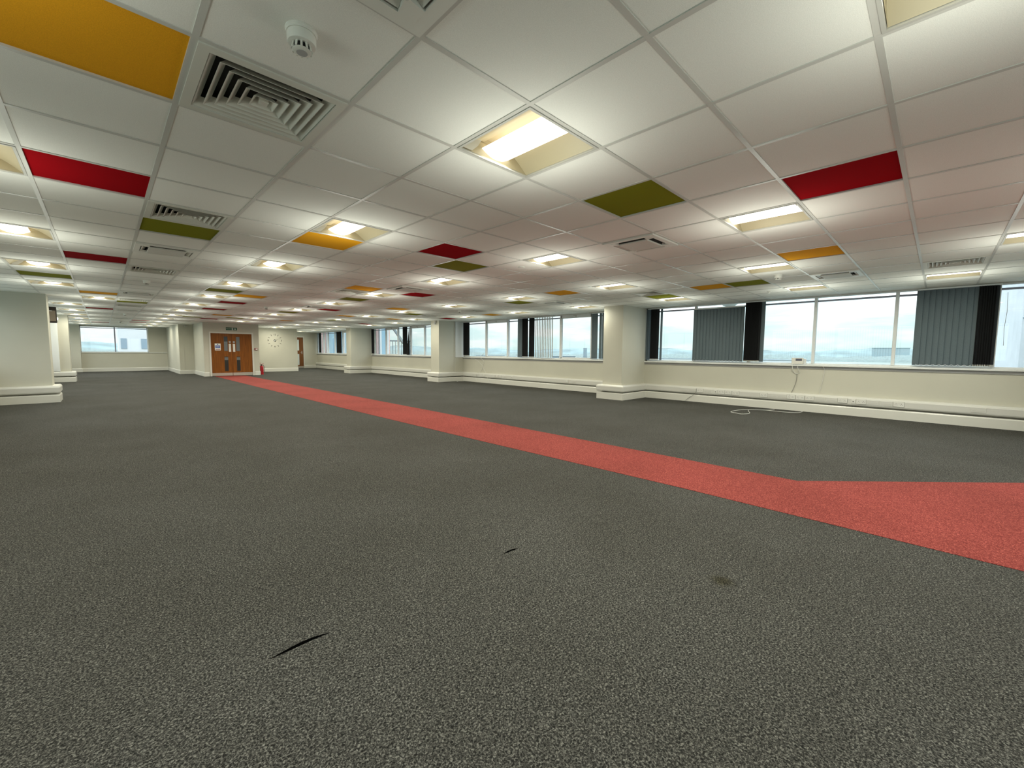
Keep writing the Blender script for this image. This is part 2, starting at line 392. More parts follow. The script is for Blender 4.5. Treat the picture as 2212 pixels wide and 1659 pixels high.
# conduit and lining board on the pillar side next to the third window
for k in (1, 2):
    y = COLY[k][0]
    if k == 2:
        struct('trim_4', MB().box(9.735, y-0.018, 0.945, XW+0.02, y, H), SILLM, 'white lining board beside the window on the second pillar', 'trim')
        struct('trim_5', MB().tube([(9.70, y-0.012, 0.36), (9.70, y-0.012, H)], 0.010), TRUNK, 'thin conduit running up the second right-hand pillar', 'trim')

# ------------------------------------------------------------------ windows
def window(name, x, inward, y0, y1, mulls, opens, label, detail=True):
    """a strip window in a wall x = const; inward = -1 when the room lies towards -x"""
    w = empty(name, (x, (y0+y1)/2, 0.95)); tag(w, label, 'window', kind='structure')
    ox, oy, oz = -x, -(y0+y1)/2, -0.95
    d = -inward                       # outward
    def P(mb, a0, b0, c0, a1, b1, c1, bev=0): mb.box(d*a0, b0+oy, c0+oz, d*a1, b1+oy, c1+oz, bev); return mb
    f = MB(); P(f, 0.05, y0, H-0.028, 0.13, y1, H+0.03); P(f, 0.05, y0, 0.955, 0.13, y1, 1.0)
    P(f, 0.05, y0, 0.955, 0.13, y0+0.035, H); P(f, 0.05, y1-0.035, 0.955, 0.13, y1, H)
    f.build('frame', FRAME, w)
    P(MB(), -0.055, y0, 0.935, 0.09, y1, 0.968, 0.004).build('sill', SILLM, w)
    if detail: P(MB(), -0.014, y0, 0.885, 0.0, y1, 0.935).build('apron', APRON_SHADE, w)  # strip coloured for the shade below the sill
    ms = sorted(mulls)
    for m_ in ms: P(MB(), 0.035, m_-0.026, 0.99, 0.12, m_+0.026, H-0.02, 0.004).build('mullion', FRAME, w)
    edges = [y0+0.03] + ms + [y1-0.03]
    for a, b in zip(edges, edges[1:]):
        mid = (a+b)/2; op = any(abs(mid-o) < 0.35 for o in opens)
        pn = P(MB(), 0.088, a+0.02, 0.99, 0.094, b-0.02, H-0.02).build('pane', GLASS, w)
        if op:
            s = MB(); P(s, 0.045, a+0.02, 2.245, 0.10, b-0.02, 2.345, 0.006); P(s, 0.045, a+0.02, 0.99, 0.10, b-0.02, 1.025, 0.004)
            P(s, 0.045, a+0.02, 0.99, 0.10, a+0.055, 2.34); P(s, 0.045, b-0.055, 0.99, 0.10, b-0.02, 2.34)
            sa = s.build('sash', FRAME, w)
            h = MB(); P(h, 0.03, mid-0.012, 2.265, 0.046, mid+0.012, 2.325, 0.003); P(h, 0.018, mid-0.012, 2.305, 0.034, mid+0.085, 2.322, 0.003)
            h.build('latch', GREYP, sa)
        else:
            P(MB(), 0.06, a+0.02, 2.252, 0.115, b-0.02, 2.284).build('transom', TRANS, w)
    return w
W1 = window('window_1', XW, -1, -3.90, 3.507, [2.222, 1.0, -0.206, -1.433, -2.65], [], 'long strip window nearest the camera on the right, full of white sky')
W2 = window('window_2', XW, -1, 4.06, 11.455, [10.10, 8.89, 7.70, 6.47, 5.258], [9.5, 5.86], 'long strip window between the two nearer right-hand pillars')
W3 = window('window_3', XW, -1, 12.0, 19.4417, [17.976, 16.741, 15.55, 14.342, 13.1], [17.36, 14.95], 'long strip window between the second and third right-hand pillars')
W4 = window('window_4', XW, -1, 20.0, 27.55, [26.50, 25.72, 24.60, 23.40, 22.2, 21.1], [22.8], 'farthest right-hand strip window beyond the last pillar')
for k, (a, b) in enumerate([(-3.74, 3.667), (4.22, 11.615), (12.16, 19.60), (20.16, 27.98)]):
    st = (b-a)/6
    window('window_%d' % (k+5), XL, 1, a, b, [a+st*i for i in range(1, 6)], [], 'strip window in the left-hand wall, ' + ORD[k+1] + ' from the camera', False)
# end window in the far wall, built along x
def window_end():
    w = empty('window_9', (0.23, YE+0.04, 0.99)); tag(w, 'two-pane window in the far end wall at the left', 'window', kind='structure')
    f = MB(); z0, z1 = 0.0, H-0.99
    f.box(-1.31, 0, z1-0.07, 1.29, 0.07, z1); f.box(-1.31, 0, z0, 1.29, 0.07, z0+0.04); f.box(-1.31, 0, z0, -1.275, 0.07, z1); f.box(1.25, 0, z0, 1.29, 0.07, z1)
    f.build('frame', FRAME, w)
    MB().box(-0.05, -0.01, z0+0.03, 0.0, 0.07, z1-0.06).build('mullion', TRANS, w)
    MB().box(-1.28, 0.0, z1-0.13, 1.26, 0.05, z1-0.10).build('transom', TRANS, w)
    for a, b in ((-1.28, -0.05), (0.0, 1.26)): MB().box(a, 0.04, z0+0.03, b, 0.046, z1-0.06).build('pane', GLASS, w)
window_end()
def window_back(n, x0, x1):
    w = empty(n, ((x0+x1)/2, YB-0.08, 0.95)); tag(w, 'strip window behind the camera, ' + ('left' if x0 < 2 else 'right') + ' of its pier', 'window', kind='structure')
    hw = (x1-x0)/2; z1 = H-0.95
    f = MB(); f.box(-hw, -0.06, 0, hw, 0, 0.05); f.box(-hw, -0.06, z1-0.05, hw, 0, z1)
    for q in (-hw, -hw/3-0.02, hw/3-0.02, hw-0.04): f.box(q, -0.06, 0, q+0.04, 0, z1)
    f.build('frame', FRAME, w)
    MB().box(-hw, -0.033, 0.04, hw, -0.027, z1-0.04).build('pane', GLASS, w)
window_back('window_10', -1.2, 3.6); window_back('window_11', 4.3, 8.9)

# ------------------------------------------------------------------ doors
def door_double():
    D = empty('door_1', (3.91, 20.43, 0)); tag(D, 'pair of oak veneer doors with steel kick plates at the end of the red walkway', 'door', kind='structure')
    a = MB(); a.box(-0.85, -0.022, 0, -0.785, 0, 1.9055); a.box(0.785, -0.022, 0, 0.85, 0, 1.9055); a.box(-0.85, -0.022, 1.906, 0.85, 0, 1.968)
    a.build('architrave', SKIRT, D)
    for s in (-1, 1):
        x0, x1 = (-0.786, -0.002) if s < 0 else (0.002, 0.786)
        lf = MB().box(x0, 0.004, 0.01, x1, 0.05, 1.908, 0.002).build('leaf', WOOD, D)
        MB().box(x0+0.006, -0.001, 0.012, x1-0.006, 0.004, 0.14).build('kick_plate', STEEL, lf)
        vx = (-0.30, -0.165) if s < 0 else (0.165, 0.30)
        for z0, z1, top in ((1.125, 1.765, True), (0.22, 0.868, False)):
            gm = (GLASSG if (top and s > 0) else GLASSD)
            fr = MB(); fr.box(vx[0]-0.014, -0.002, z0-0.014, vx[0], 0.006, z1+0.014); fr.box(vx[1], -0.002, z0-0.014, vx[1]+0.014, 0.006, z1+0.014)
            fr.box(vx[0], -0.002, z0-0.014, vx[1], 0.006, z0); fr.box(vx[0], -0.002, z1, vx[1], 0.006, z1+0.014)
            fr.build('vision_bead', WOODD, lf)
            MB().box(vx[0], 0.0, z0, vx[1], 0.006, z1).build('vision_panel', gm, lf)
            if top and s < 0: MB().box(vx[0], -0.0015, z0, vx[1], 0.0, z1-0.22).build('vision_panel', GLASSG, lf)
            if not top: MB().box(vx[0], -0.0015, z1-0.15, vx[1], 0.0, z1-0.03).build('vision_panel', GLASSG, lf)
        px = -0.125 if s < 0 else 0.032
        MB().box(px, -0.004, 1.085, px+0.088, 0.004, 1.443, 0.001).build('finger_plate', PLATE, lf, label='white finger plate beside the meeting edge')
        t = MB().lathe([(0, 0), (0.042, 0), (0.042, 0.004), (0, 0.004)], 20); t.bm.transform(Matrix.Translation((px+0.046, 0.004, 1.53)) @ Matrix.Rotation(R(90), 4, 'X'))
        t.build('door_disc', DISC, lf, label='grey round disc above the finger plate')
door_double()
def door_single():
    D = empty('door_2', (8.825, 27.55, 0)); tag(D, 'narrow brown door with two pale glass panels beyond the clock wall', 'door', kind='structure')
    a = MB(); a.box(-0.48, -0.02, 0, -0.425, 0, 2.029); a.box(0.425, -0.02, 0, 0.475, 0, 2.029); a.box(-0.48, -0.02, 2.03, 0.475, 0, 2.085)
    a.build('architrave', SKIRT, D)
    lf = MB()
    for b in ((-0.42, 0.01, -0.24, 2.025), (0.17, 0.01, 0.42, 2.025), (-0.24, 0.01, 0.17, 0.20), (-0.24, 0.93, 0.17, 1.16), (-0.24, 1.87, 0.17, 2.025)):
        lf.box(b[0], 0.005, b[1], b[2], 0.05, b[3])
    lo = lf.build('leaf', WOODD, D)
    for z0, z1 in ((0.20, 0.93), (1.16, 1.87)): MB().box(-0.24, 0.02, z0, 0.17, 0.03, z1).build('glass_panel', GLASSW, lo)
    MB().box(-0.41, 0.0, 0.012, 0.41, 0.005, 0.125).build('kick_plate', STEEL, lo)
    h = MB(); h.tube([(0.33, 0.005, 1.03), (0.33, -0.045, 1.03), (0.22, -0.05, 1.03)], 0.010); h.box(0.31, 0, 0.93, 0.35, 0.006, 1.12)
    h.build('handle', SILVER, lo)
door_single()

# ------------------------------------------------------------------ things on the walls
def exit_sign():
    e = empty('exit_sign', (3.917, 20.428, 2.12)); tag(e, 'green and white fire exit sign above the double doors', 'sign')
    MB().box(-0.212, -0.006, -0.062, 0.212, 0, 0.062, 0.002).build('sign_board', SIGNG, e)
    text('sign_text', 'Fire exit', 0.052, SIGNW, e, (-0.112, -0.0075, 0.0))
    g = MB()                                                    # running figure in a doorway, then an arrow
    g.box(0.012, -0.0075, -0.05, 0.062, -0.006, 0.05); g.build('pictogram', SIGNW, e)
    m = MB(); t = MB().lathe([(0, 0), (0.0075, 0), (0.0075, 0.0006), (0, 0.0006)], 12); t.bm.transform(Matrix.Translation((0.040, -0.0078, 0.034)) @ Matrix.Rotation(R(90), 4, 'X')); m.add(t, Matrix())
    def seg(x0, z0, x1, z1, w):
        dx, dz = x1-x0, z1-z0; l = math.hypot(dx, dz); nx, nz = -dz/l*w/2, dx/l*w/2
        vs = [(x0+nx, z0+nz), (x0-nx, z0-nz), (x1-nx, z1-nz), (x1+nx, z1+nz)]
        a = [m.bm.verts.new((x, -0.0085, z)) for x, z in vs]; b = [m.bm.verts.new((x, -0.0075, z)) for x, z in vs]
        m.bm.faces.new(a)
        for i in range(4): m.bm.faces.new((a[i], a[(i+1) % 4], b[(i+1) % 4], b[i]))
    for q in ((0.037, 0.024, 0.034, -0.006, 0.012), (0.036, 0.018, 0.052, 0.010, 0.006), (0.036, 0.020, 0.022, 0.006, 0.006), (0.034, -0.006, 0.050, -0.022, 0.007), (0.050, -0.022, 0.046, -0.042, 0.006), (0.033, -0.006, 0.024, -0.028, 0.007), (0.024, -0.028, 0.014, -0.034, 0.006)): seg(*q)
    m.build('running_figure', SIGNG, e)
    m = MB()
    seg(0.138, 0.04, 0.138, -0.02, 0.026)
    a = [m.bm.verts.new(p) for p in ((0.100, -0.0085, -0.005), (0.138, -0.0085, -0.046), (0.176, -0.0085, -0.005))]; m.bm.faces.new(a)
    m.build('arrow', SIGNW, e)
exit_sign()
def notice():
    e = empty('door_notice', (3.373, 20.432, 1.30)); tag(e, 'white and blue fire door notice on the left oak door', 'notice')
    MB().box(-0.11, -0.003, -0.152, 0.11, 0.0, 0.152, 0.001).build('notice_board', SIGNW, e)
    b = MB().box(-0.088, -0.004, -0.055, 0.088, -0.003, 0.075).build('blue_panel', SIGNB, e)
    w = MB()
    for z, l in ((0.05, 0.07), (0.02, 0.055), (-0.03, 0.06)): w.box(-l, -0.0046, z-0.004, l, -0.004, z+0.004)
    w.build('white_lines', SIGNW, b)
    MB().box(-0.088, -0.004, -0.128, 0.088, -0.003, -0.098).build('red_strip', SIGNR, e)
    t = MB().lathe([(0, 0), (0.022, 0), (0.022, 0.001), (0, 0.001)], 18); t.bm.transform(Matrix.Translation((0, -0.003, 0.112)) @ Matrix.Rotation(R(90), 4, 'X')); t.build('round_symbol', SIGNB, e)
notice()
def call_point():
    e = empty('fire_call_point', (4.857, 20.428, 1.215)); tag(e, 'small dark red fire call point on the wall right of the double doors', 'alarm')
    MB().box(-0.062, -0.04, -0.048, 0.062, 0, 0.048, 0.006).build('case', SIGNR, e)
    MB().box(-0.026, -0.043, -0.026, 0.050, -0.04, 0.028).build('face', SIGNW, e)
call_point()
def clock():
    e = empty('wall_clock', (6.483, 23.498, 1.694)); tag(e, 'large stick-on wall clock with black numerals and bars, no rim', 'clock')
    for k in range(12):
        a = R(30*k); r = 0.325; x, z = r*math.sin(a), r*math.cos(a)
        if k in (0, 3, 6, 9):
            text('numeral', {0: '12', 3: '3', 6: '6', 9: '9'}[k], 0.125, INK, e, (x, -0.003, z), ext=0.003)
        else:
            m = MB(); m.obox(None, (0.018, 0.006, 0.085), M=Matrix.Translation((x, -0.003, z)) @ Matrix.Rotation(a, 4, 'Y')); m.build('hour_bar', INK, e)
    t = MB().lathe([(0, 0), (0.058, 0), (0.058, 0.012), (0, 0.014)], 28); t.bm.transform(Matrix.Rotation(R(90), 4, 'X')); c = t.build('hub', INK, e)
    m = MB(); m.obox(None, (0.026, 0.004, 0.10), M=Matrix.Translation((0, -0.016, 0)) @ Matrix.Rotation(R(58), 4, 'Y')); m.build('hub_stripe', SIGNW, c)
    for ang, ln in ((62, 0.25), (64, 0.17)):
        m = MB(); m.obox(None, (0.010, 0.002, ln), M=Matrix.Translation((ln/2*math.sin(R(ang)), -0.02, ln/2*math.cos(R(ang)))) @ Matrix.Rotation(R(ang), 4, 'Y')); m.build('hand', SILVER, e)
clock()
def extinguisher(loc, s, label):
    e = empty('fire_extinguisher', loc); tag(e, label, 'fire extinguisher', 'extinguishers by the double doors')
    e.scale = (s, s, s)
    MB().lathe([(0, 0.0), (0.086, 0.0), (0.088, 0.012), (0.075, 0.03), (0.078, 0.05), (0.078, 0.36), (0.068, 0.40), (0.040, 0.425), (0.022, 0.43), (0, 0.43)], 24).build('cylinder', XRED, e, True)
    MB().lathe([(0.0793, 0.17), (0.0797, 0.17), (0.0797, 0.30), (0.0793, 0.30)], 24).build('label_band', XRED, e, True)
    v = MB().lathe([(0.02, 0.425), (0.02, 0.455), (0.03, 0.46), (0.03, 0.475), (0, 0.48)], 14).build('valve', XBLK, e, True)
    h = MB(); h.obox(None, (0.12, 0.02, 0.010), M=Matrix.Translation((0.035, 0, 0.485)) @ Matrix.Rotation(R(-8), 4, 'Y')); h.obox(None, (0.13, 0.022, 0.010), M=Matrix.Translation((0.035, 0, 0.512)) @ Matrix.Rotation(R(-22), 4, 'Y'))
    h.build('lever', XRED, e)
    MB().tube([(0.02, -0.03, 0.45), (0.07, -0.06, 0.44), (0.095, -0.06, 0.36), (0.092, -0.05, 0.22), (0.09, -0.045, 0.10)], 0.011).build('hose', XBLK, e)
extinguisher((5.155, 20.82, 0.0), 1.0, 'red fire extinguisher on the floor right of the double doors, the nearer one')
extinguisher((5.10, 21.10, 0.0), 1.04, 'red fire extinguisher half hidden behind the one by the doors')
def wall_box():
    e = empty('wall_unit', (-1.10, 13.0, 1.99)); tag(e, 'dark brown boxy unit mounted high behind the left pillar', 'wall unit')
    MB().box(-0.20, -0.10, -0.19, 0.05, 0.02, 0.19, 0.008).build('casing', BROWN, e)
    MB().box(-0.07, -0.104, -0.15, 0.035, -0.10, 0.10).build('front_panel', BROWNL, e, label='paler brown front panel')
    MB().box(-0.16, -0.106, 0.085, -0.02, -0.10, 0.098).build('light_strip', PLATE, e)
    MB().box(-0.06, 0.02, -0.06, 0.0, 1.4, 0.0).build('bracket', WHITE, e)
wall_box()
def boxing():
    struct('trim_6', MB().box(-1.55, 19.50, 0.375, -1.385, 19.602, 2.07, 0.003), SILLM, 'white boxed-in pipe on the far left pillar', 'trim')
boxing()
def camera_dome():
    e = empty('wall_sensor', (8.93, 11.62, 2.26)); tag(e, 'small grey sensor on a bracket at the top of the second right-hand pillar', 'sensor')
    MB().box(-0.06, -0.03, 0.03, 0.03, 0.03, 0.09, 0.004).build('bracket', GREYP, e)
    MB().lathe([(0, -0.05), (0.028, -0.045), (0.035, -0.01), (0.03, 0.03), (0, 0.03)], 16, (-0.04, 0, 0)).build('sensor_head', DISC, e, True)
camera_dome()
def camera_nib():
    e = empty('wall_sensor', (2.62, 23.19, 2.28)); tag(e, 'tiny sensor high on the narrow wall left of the double doors', 'sensor')
    MB().box(-0.07, -0.06, -0.03, 0.07, 0.0, 0.03, 0.01).build('body', GREYP, e)
camera_nib()

# ------------------------------------------------------------------ suspended ceiling
T = 0.6
LIGHTS = [(-2,-1),(-2,3),(-2,7),(-2,11),(-2,15),(-1,19),(-2,23),(-2,27),(-2,31),(-2,35),(-2,39),(-2,43),
          (2,-4),(2,-1),(2,3),(2,7),(2,11),(2,15),(2,19),(2,23),(2,27),(2,31),(2,35),(2,39),(2,43),
          (6,-6),(6,-2),(6,2),(6,6),(6,10),(6,14),(6,18),(6,22),(6,26),(6,30),
          (10,-5),(10,-1),(10,3),(10,7),(10,11),(10,15),(10,19),(10,23),(10,27),(10,31),(10,35),(10,37),
          (14,-4),(14,-1),(14,3),(14,7),(14,11),(14,15),(13,19),(14,23),(14,27),(13,31),(14,35),(14,39),(14,43)]
GREENS = [(-2,13),(0,20),(0,5),(2,13),(5,27),(3,28),(6,12),(6,20),(11,16),(11,8),(10,24),(13,3),(12,0),(5,4),(4,-1)]
ORANGES = [(-1,17),(2,4),(3,14),(4,25),(5,9),(9,14),(9,20),(8,27),(12,20),(10,5),(14,13),(12,1),(9,-2),(-1,0)]
REDS = [(-1,25),(-1,40),(-1,9),(-1,3),(1,35),(1,38),(3,17),(3,21),(4,29),(7,9),(7,17),(14,17),(13,26),(4,3),(5,-3)]
DIFFS = [(0,0),(0,4),(0,10),(0,19),(0,22),(5,24),(5,10),(12,12),(12,3),(12,-4)]
CASS = [(0,-2),(0,7),(0,16),(0,25),(0,33),(6,0),(6,8),(6,16),(12,-2),(12,7),(12,16)]
OCC = set(LIGHTS+DIFFS+CASS+GREENS+ORANGES+REDS)
I0, I1, J0, J1 = -4, 16, -8, 47
ct = MB(); gap = 0.0115
for i in range(I0, I1+1):
    for j in range(J0, J1+1):
        if (i, j) in OCC: continue
        x0, x1 = max(i*T, XL), min((i+1)*T, XW+0.1); y0, y1 = max(j*T, YB-0.02), min((j+1)*T, YE+0.06)
        if x1 <= x0 or y1 <= y0: continue
        z = H+0.004
        ct.quad((x0, y0, z), (x0, y1, z), (x1, y1, z), (x1, y0, z))
ceil = struct('ceiling', ct, CEIL, 'suspended ceiling of square off-white tiles in an exposed grid', 'ceiling')
g = MB()
for i in range(I0, I1+1):
    x = i*T
    if XL < x < XW: g.box(x-gap, YB, H, x+gap, YE+0.05, H+0.03)
for j in range(J0, J1+1):
    y = j*T
    if YB < y < YE+0.05: g.box(XL, y-gap, H+0.0003, XW+0.1, y+gap, H+0.03)
gr = g.build('ceiling_grid', GRID, ceil); gr['label'] = 'thin painted grid bars between the ceiling tiles'

ROWN = {-2: 'leftmost light row', 2: 'second light row from left', 6: 'middle light row', 10: 'fourth light row from left', 14: 'row nearest the windows'}
def row_of(i): return min(ROWN, key=lambda r: abs(r-i))
def make_light():
    e = empty('ceiling_light')
    a = 0.2885
    t = MB().ring(a, a-0.014, -0.004, 0.012).build('trim', LTRIM, e)
    hs = MB(); b = a-0.002
    hs.box(-b, -b, 0.118, b, b, 0.122)
    for q in ((-b, -b, -b+0.002, b), (b-0.002, -b, b, b), (-b, -b, b, -b+0.002), (-b, b-0.002, b, b)): hs.box(q[0], q[1], 0.004, q[2], q[3], 0.12)
    hs.build('housing', REFL, e)
    for s in (-1, 1):                                       # concave wing reflector
        r = MB(); n = 8; p0 = []
        for k in range(n+1):
            u = k/n; x = s*(0.272 - 0.175*u); z = 0.004 + 0.088*math.sin(u*math.pi/2)
            p0.append((x, z))
        for (xa, za), (xb, zb) in zip(p0, p0[1:]): r.quad((xa, -0.274, za), (xb, -0.274, zb), (xb, 0.274, zb), (xa, 0.274, za))
        r.build('reflector', REFL, e, True)
        w = MB(); w.quad((-0.272, s*0.272, 0.004), (0.272, s*0.272, 0.004), (0.24, s*0.276, 0.085), (-0.24, s*0.276, 0.085)); w.build('end_plate', REFL, e)
        cr = MB(); cr.prism([(-0.262, 0.0), (-0.20, 0.0), (-0.155, 0.04), (-0.125, 0.085), (-0.20, 0.06), (-0.24, 0.03)], 0, 0.002); cr.bm.transform(Matrix.Translation((0, s*0.262, 0.005)) @ Matrix.Rotation(R(90), 4, 'X')); cr.build('crescent', LTRIM, e)
    d = MB(); n = 10; pts = []
    for k in range(n+1):
        u = -1+2*k/n; pts.append((0.112*u, 0.052 - 0.036*(1-u*u)))
    for (xa, za), (xb, zb) in zip(pts, pts[1:]): d.quad((xa, -0.274, za), (xb, -0.274, zb), (xb, 0.274, zb), (xa, 0.274, za))
    d.build('lamp_diffuser', LAMP, e, True)
    ld = bpy.data.lights.new('ceiling_light_lamp', 'AREA'); ld.shape = 'RECTANGLE'; ld.size = 0.20; ld.size_y = 0.50; ld.energy = LAMP_W; ld.color = LAMP_COL; ld.spread = R(172)
    lo = bpy.data.objects.new('lamp', ld); COL.objects.link(lo); lo.parent = e; lo.location = (0, 0, 0.012)
    if UP_W:
        pd = bpy.data.lights.new('added_ceiling_uplight', 'AREA'); pd.shape = 'SQUARE'; pd.size = 0.5; pd.energy = UP_W; pd.color = UPLIGHT_COL
        po = bpy.data.objects.new('added_uplight', pd); COL.objects.link(po); po.parent = e; po.location = (0, 0, -0.52); po.rotation_euler = (R(180), 0, 0)  # unseen extra lamp hung below the fixture to brighten the ceiling
    return e
def place(proto, first, i, j, label, cat, group):
    o = proto if first else copy_tree(proto)
    o.location = ((i+0.5)*T, (j+0.5)*T, H)
    return tag(o, label, cat, group)
pl = make_light(); cnt = {}
for k, (i, j) in enumerate(sorted(LIGHTS, key=lambda q: (q[0], q[1]))):
    r = row_of(i); cnt[r] = cnt.get(r, 0)+1
for r in ROWN:
    ls = sorted([q for q in LIGHTS if row_of(q[0]) == r], key=lambda q: q[1])
    for n, (i, j) in enumerate(ls):
        place(pl, r == -2 and n == 0, i, j, 'square recessed light, %s from the camera in the %s' % (ORD[n+1], ROWN[r]), 'ceiling light', 'recessed ceiling lights')

def make_diffuser():
    e = empty('air_diffuser')
    MB().ring(0.2885, 0.248, -0.006, 0.012).build('frame', LOUV, e)
    for k in range(6):
        ao = 0.246 - 0.039*k
        MB().blade(ao, -0.002, ao-0.030, 0.034, 0.003).build('louvre', LOUV, e)
    c = MB(); c.box(-0.018, -0.018, 0.0, 0.018, 0.018, 0.03); c.build('centre_boss', LOUV, e)
    d = MB(); d.box(-0.285, -0.285, 0.09, 0.285, 0.285, 0.10)
    for q in ((-0.285, -0.285, -0.25, 0.285), (0.25, -0.285, 0.285, 0.285), (-0.285, -0.285, 0.285, -0.25), (-0.285, 0.25, 0.285, 0.285)): d.box(q[0], q[1], 0.012, q[2], q[3], 0.10)
    d.build('plenum_box', DARK, e)
    return e
def make_cassette():
    e = empty('air_conditioner')
    MB().ring(0.2885, 0.238, -0.014, 0.012).build('fascia', WHITE, e)
    for k in range(4):                                        # air flaps and corner pieces
        Mr = Matrix.Rotation(R(90*k), 4, 'Z')
        f = MB(); f.obox(None, (0.335, 0.052, 0.004), M=Matrix.Translation((0, -0.207, 0.006)) @ Matrix.Rotation(R(36), 4, 'X')); f.bm.transform(Mr); f.build('air_flap', WHITE, e)
        q = MB(); q.prism([(-0.238, -0.238), (-0.172, -0.238), (-0.160, -0.160), (-0.238, -0.172)], -0.016, 0.002); q.bm.transform(Mr); q.build('corner_cover', WHITE, e)
    MB().box(-0.17, -0.17, -0.024, 0.17, 0.17, -0.008, 0.004).build('intake_grille', GRILLE, e)
    d = MB(); d.box(-0.285, -0.285, 0.05, 0.285, 0.285, 0.06)
    for q in ((-0.285, -0.285, -0.237, 0.285), (0.237, -0.285, 0.285, 0.285), (-0.285, -0.285, 0.285, -0.237), (-0.285, 0.237, 0.285, 0.285)): d.box(q[0], q[1], 0.008, q[2], q[3], 0.06)
    d.box(-0.165, -0.165, -0.008, 0.165, 0.165, 0.05)
    d.build('casing', DARK, e)
    return e
def between(i):
    if i < 2: return 'left of the second light row' if i >= 0 else 'along the leftmost light row'
    if i == 2: return 'in the second light row from the left'
    if i < 6: return 'between the second and middle light rows'
    if i == 6: return 'in the middle light row'
    if i < 10: return 'between the middle and fourth light rows'
    if i == 10: return 'in the fourth light row'
    return 'on the window side'
def near_far(lst, what, cat, group, protos):
    by = {}
    for q in lst: by.setdefault(between(q[0]), []).append(q)
    first = True
    for b in by:
        qs = sorted(by[b], key=lambda q: q[1])
        for n, q in enumerate(qs):
            o = ('only one ' if len(qs) == 1 else ORD[n+1] + ' from the camera ')
            place(protos, first, q[0], q[1], '%s, %s%s' % (what, o, b), cat, group); first = False
near_far(DIFFS, 'square louvred air diffuser', 'air vent', 'louvred air diffusers', make_diffuser())
near_far(CASS, 'white square air conditioning unit', 'air conditioner', 'ceiling air conditioning units', make_cassette())
def make_tile(name, m):
    return MB().box(-0.289, -0.289, 0.010, 0.289, 0.289, 0.028).build(name, m)
near_far(REDS, 'dark red ceiling tile', 'ceiling tile', 'red ceiling tiles', make_tile('ceiling_tile', RED))
near_far(ORANGES, 'ochre orange ceiling tile', 'ceiling tile', 'orange ceiling tiles', make_tile('ceiling_tile', ORANGE))
near_far(GREENS, 'olive green ceiling tile', 'ceiling tile', 'green ceiling tiles', make_tile('ceiling_tile', GREEN))
def make_smoke():
    e = empty('smoke_detector')
    MB().lathe([(0, 0), (0.054, 0), (0.0545, -0.006), (0.051, -0.009), (0.0505, -0.014), (0, -0.014)], 32).build('base', WHITE, e, True)
    MB().lathe([(0, -0.014), (0.047, -0.014), (0.047, -0.018), (0.0495, -0.018), (0.049, -0.044), (0.047, -0.048), (0.040, -0.050), (0, -0.050)], 32).build('body', WHITE, e, True)
    for k in range(12):
        a = R(30*k+10); m = MB(); m.obox(None, (0.0075, 0.003, 0.024), M=Matrix.Rotation(a, 4, 'Z') @ Matrix.Translation((0, -0.0335, -0.060)) @ Matrix.Rotation(R(-14), 4, 'X')); m.build('cage_rib', WHITE, e)
    MB().lathe([(0, -0.050), (0.026, -0.050), (0.024, -0.068), (0, -0.068)], 20).build('sensing_chamber', DARK, e, True)
    MB().lathe([(0, -0.068), (0.031, -0.068), (0.031, -0.072), (0.021, -0.076), (0, -0.076)], 28).build('cap', WHITE, e, True)
    MB().lathe([(0, -0.0762), (0.019, -0.0762), (0.019, -0.077), (0, -0.077)], 24).build('cap_disc', DISC, e)
    return e
sm = make_smoke()
for n, (x, y, lab) in enumerate([(0.276, -0.308, 'white round smoke detector nearest the camera, beside the big louvred diffuser'),
        (0.30, 7.62, 'small smoke detector in the left vent column, before the far air conditioning units'),
        (0.30, 17.15, 'tiny smoke detector far down the left vent column'), (0.30, 22.5, 'tiny smoke detector nearest the far end window'),
        (2.97, 10.95, 'faint smoke detector between the second and middle light rows'),
        (7.13, 7.75, 'small smoke detector in front of the second right-hand pillar'), (6.954, -0.281, 'small smoke detector on the ceiling near the right-hand windows')]):
    o = sm if n == 0 else copy_tree(sm)
    o.location = (x, y, H+0.004); tag(o, lab, 'smoke detector', 'smoke detectors')
tag(MB().lathe([(0, 0.005), (0.045, 0.005), (0.045, -0.006), (0.035, -0.009), (0, -0.009)], 24, (3.92, 2.107, H)).build('cover_disc', WHITE, None, True), 'small white round cover disc near the middle light row', 'cover')
ps = empty('sprinkler', (8.80, 0.30, H+0.004)); tag(ps, 'tiny white fitting on the ceiling close to the near window', 'ceiling fitting')
MB().lathe([(0, 0), (0.035, 0), (0.035, -0.008), (0.012, -0.012), (0.012, -0.03), (0, -0.03)], 20).build('rose', WHITE, ps, True)
MB().box(-0.055, -0.006, -0.036, 0.055, 0.006, -0.030).build('deflector', WHITE, ps)
ap = empty('access_panel', (12.5*T, 10.5*T, H)); tag(ap, 'plain square access panel with a pale rim, set in the ceiling', 'access panel')
MB().ring(0.297, 0.275, -0.004, 0.004).build('rim', WHITE, ap)
MB().box(-0.275, -0.275, -0.002, 0.275, 0.275, 0.004).build('door_panel', CEIL, ap)

